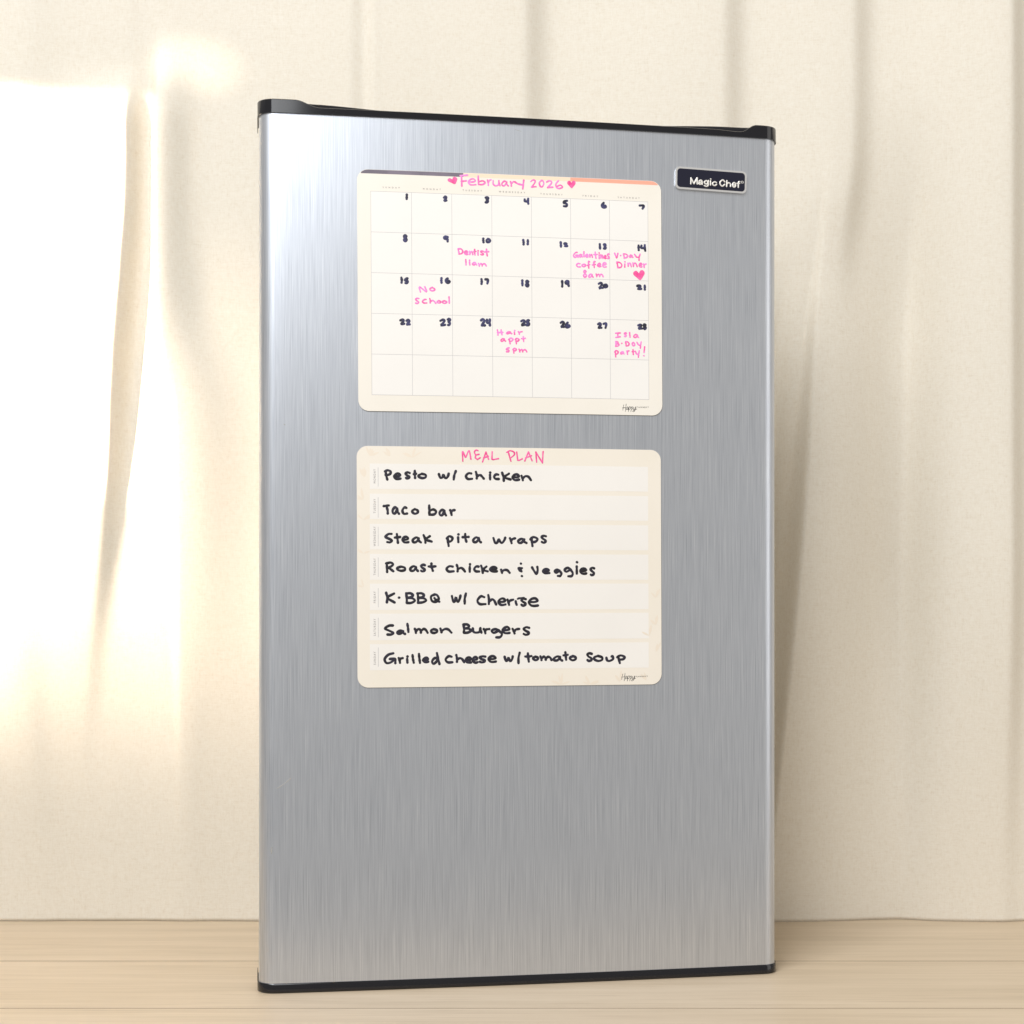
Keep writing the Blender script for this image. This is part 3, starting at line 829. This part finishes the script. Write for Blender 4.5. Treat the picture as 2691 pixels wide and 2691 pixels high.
word('G', [('K', 410, 576, 546, 725), ('.', 570, 636, 596, 662), ('B', 650, 580, 786, 731), ('B', 786, 580, 923, 729), ('Q', 950, 595, 1082, 716)])
word('G', [('w', 1208, 610, 1338, 717), ('/', 1358, 590, 1400, 734)])
word('G', [('c', 1508, 618, 1636, 748), ('h', 1638, 606, 1768, 745), ('e', 1766, 648, 1880, 752), ('r', K - 12, 658, K + 84, 748), ('l', K + 82, 678, K + 134, 750), ('s', K + 148, 648, K + 244, 758), ('e', K + 243, 643, K + 388, 763)])
i = Ink(meal); raw(i, [[(128, 664), (150, 656), (205, 653)]], OX['H'], 4.6, .0019, ML); i.done('handwritten_stroke', M['ink'])
word('G', [('S', 395, 965, 534, 1115), ('a', 543, 1033, 670, 1103), ('l', 658, 955, 722, 1076), ('m', 753, 1008, 940, 1092), ('o', 950, 1016, 1060, 1090), ('n', 1060, 1008, 1226, 1086)])
word('G', [('B', 1340, 958, 1463, 1090), ('u', 1453, 1003, 1588, 1088), ('r', 1588, 1010, 1684, 1092), ('g', 1678, 1013, 1834, 1145), ('e', 1816, 990, 1932, 1094), ('r', K + 50, 1010, K + 160, 1096), ('s', K + 173, 993, K + 286, 1111)])
word('G', [('G', 393, 1306, 552, 1456), ('r', 563, 1363, 643, 1450), ('i', 653, 1345, 712, 1450), ('l', 720, 1333, 786, 1450), ('l', 796, 1318, 860, 1452), ('e', 858, 1363, 948, 1442), ('d', 966, 1306, 1088, 1467), ('c', 1125, 1343, 1238, 1448), ('h', 1251, 1328, 1383, 1443), ('e', 1373, 1356, 1468, 1450), ('e', 1453, 1353, 1543, 1448), ('s', 1528, 1343, 1643, 1445), ('e', 1643, 1343, 1766, 1440)])
word('G', [('w', 1840, 1343, 1968, 1430), ('/', K + 116, 1300, K + 166, 1455), ('t', K + 205, 1306, K + 304, 1434), ('o', K + 298, 1348, K + 388, 1418), ('m', K + 383, 1343, K + 548, 1421), ('a', K + 543, 1343, K + 678, 1425), ('t', K + 666, 1293, K + 744, 1413), ('o', K + 738, 1340, K + 848, 1420)])
word('G', [('s', K + 943, 1306, K + 1042, 1428), ('o', K + 1030, 1338, K + 1168, 1428), ('U', K + 1181, 1338, K + 1298, 1428), ('p', K + 1316, 1333, K + 1440, 1451)])
MO, MS = (1180, 1160), 6.9
for w_ in ([[[(237, 362), (232, 185), (280, 285), (298, 275), (350, 168), (383, 328)]], [[(512, 172), (480, 162), (447, 190), (470, 245), (530, 238)], [(470, 245), (462, 300), (500, 332), (550, 300)]],
            [[(594, 375), (655, 197), (703, 328)], [(612, 303), (698, 272)]], [[(768, 192), (763, 326), (785, 334), (882, 315)]]],
           [[[(1060, 195), (1085, 290), (1108, 362)], [(1033, 200), (1090, 172), (1160, 195), (1168, 245), (1108, 297)]], [[(1212, 194), (1230, 345), (1260, 345), (1313, 318)]],
            [[(1358, 358), (1425, 192), (1490, 352)], [(1372, 303), (1480, 262)]], [[(1573, 378), (1558, 194), (1678, 392), (1690, 187)]]]):
    i = Ink(meal)
    for letter in w_: 
        for st in letter:
            # sharp corners: split polylines into straight runs where they turn hard
            for a, b in zip(st[:-1], st[1:]) if len(st) <= 4 else [(None, None)]:
                if a is None: raw(i, [st], MO, MS, .00135, ML)
                else: raw(i, [[a, b]], MO, MS, .00135, ML)
    i.done('handwritten_word', M['pink2'])
maker(meal, 1330 + 1383 / 4.6, 1430 + 1605 / 4.6)

# ---------------------------------------------------------------- maker's badge: part of the door
bcorn = [(1773.3, 437.6), (1962, 450.1), (1962, 508.4), (1773.3, 496.2)]
# its size and seat on the door, from the calendar's scale
a = cal.P(*bcorn[0]); b = cal.P(*bcorn[1]); c = cal.P(*bcorn[2]); d = cal.P(*bcorn[3])
bw = math.hypot(b[0] - a[0], b[1] - a[1]); bh = math.hypot(a[0] - d[0], a[1] - d[1])
mx_, mz_ = sum(p[0] for p in (a, b, c, d)) / 4, sum(p[1] for p in (a, b, c, d)) / 4
ca, sa = math.cos(cal.rot), math.sin(cal.rot)
bu, bz = cal.ub + ca * mx_ - sa * mz_, cal.zb + sa * mx_ + ca * mz_
brot = math.atan2(b[1] - a[1], b[0] - a[0]) + cal.rot
bs = Sheet('badge_frame_tmp', bu, bz, brot, bcorn, bw, bh)
bfr = bs.panel('badge', .0042, M['badge'], thick=.0020)
bev = bfr.modifiers.new('rounded_rim', 'BEVEL'); bev.width = .0006; bev.segments = 3; bev.limit_method = 'ANGLE'; bev.angle_limit = math.radians(50)
pl = bs.panel('badge_plate', .0030, M['navy'], lift=.0020, thick=.0001, inset=.0017)
def bp(x, y): return bs.P(1750 + x / 8.05, 420 + y / 8.05)
BG = {
 'M': [[(0, 1), (.01, .5), (.02, 0)], [(.04, 0), (.5, .95)], [(.5, .95), (.96, 0)], [(.98, 0), (.99, .5), (1, 1)]],
 'a': [[(.05, .25), (.45, 0), (.85, .2), (.88, .6), (.95, 1)], [(.85, .45), (.3, .5), (.0, .75), (.3, 1), (.85, .8)]],
 'g': [[(.9, .3), (.5, .0), (.05, .3), (.5, .62), (.9, .35)], [(.95, 0), (.95, .5), (.9, .9), (.45, 1), (.05, .88)]],
 'i': [[(.5, .32), (.5, 1)], [(.48, .0), (.52, .01)]],
 'c': [[(.95, .25), (.55, 0), (.05, .35), (.15, .85), (.6, 1), (.98, .7)]],
 'C': [[(.95, .28), (.55, 0), (.05, .3), (.08, .75), (.5, 1), (.97, .72)]],
 'h': [[(.02, 0), (.02, .5), (.02, 1)], [(.05, .55), (.5, .33), (.95, .55), (.98, 1)]],
 'e': [[(.1, .5), (.5, .52), (.92, .5), (.75, .08), (.4, .02), (.05, .5), (.3, .95), (.65, 1), (.93, .75)]],
 'f': [[(.95, .02), (.6, .05), (.45, .35), (.45, 1)], [(.02, .35), (.9, .35)]],
}
GL_keep = dict(GL); GL.update(BG)
i = Ink(bs)
boxes(i, None, [('M', 498, 374, 668, 532), ('a', 668, 420, 780, 540), ('g', 782, 427, 908, 582), ('i', 910, 393, 960, 550), ('c', 962, 452, 1080, 562),
  ('C', 1120, 412, 1258, 572), ('h', 1265, 428, 1380, 582), ('e', 1385, 465, 1493, 588), ('f', 1488, 438, 1578, 596)], 32, .0014, .00212, scale=8.05, org=(1750, 420), vary=.02, height=.0003)
t1 = i.done('badge_lettering', M['letter'])
i = Ink(bs)
cxr, czr = bp(1615, 472)
i.stroke([np.array((cxr + .0011 * math.cos(t), czr + .0011 * math.sin(t))) for t in np.linspace(0, 6.28, 13)], .00035, .0022, raw=True, height=.0002)
i.stroke([np.array((cxr - .0003, czr - .0005)), np.array((cxr - .0003, czr + .0005))], .0003, .0022, raw=True, height=.0002)
rm = i.done('registered_mark', M['letter'])
# pale scuffs low on the door's left side
def scuff(pts, wd):
    i = Ink(cal)
    i.stroke(pts, wd, .00002, height=.00002, vary=.4)
    o = i.done('scuff_mark', M['scuff'])
    bpy.context.view_layer.update()
    o.parent = door; o.matrix_parent_inverse = Matrix.Identity(4)
    o.matrix_basis = door.matrix_world.inverted() @ cal.root.matrix_world
scuff([(724, 2070), (742, 2058), (758, 2045)], .0008)
scuff([(709, 2226), (708, 2232), (708, 2240)], .0012)
scuff([(1352, 342), (1360, 345), (1368, 347)], .0004)
scuff([(744, 1114), (747, 1116)], .0007)
# hang the badge from the door: badge > plate, lettering, mark
bpy.context.view_layer.update()
mw = bs.root.matrix_world.copy()
bfr.parent = door; bfr.matrix_parent_inverse = Matrix.Identity(4)
bfr.matrix_basis = door.matrix_world.inverted() @ mw
for o in (pl, t1, rm):
    o.parent = bfr; o.matrix_parent_inverse = Matrix.Identity(4); o.matrix_basis = Matrix.Identity(4)
bpy.data.objects.remove(bs.root)
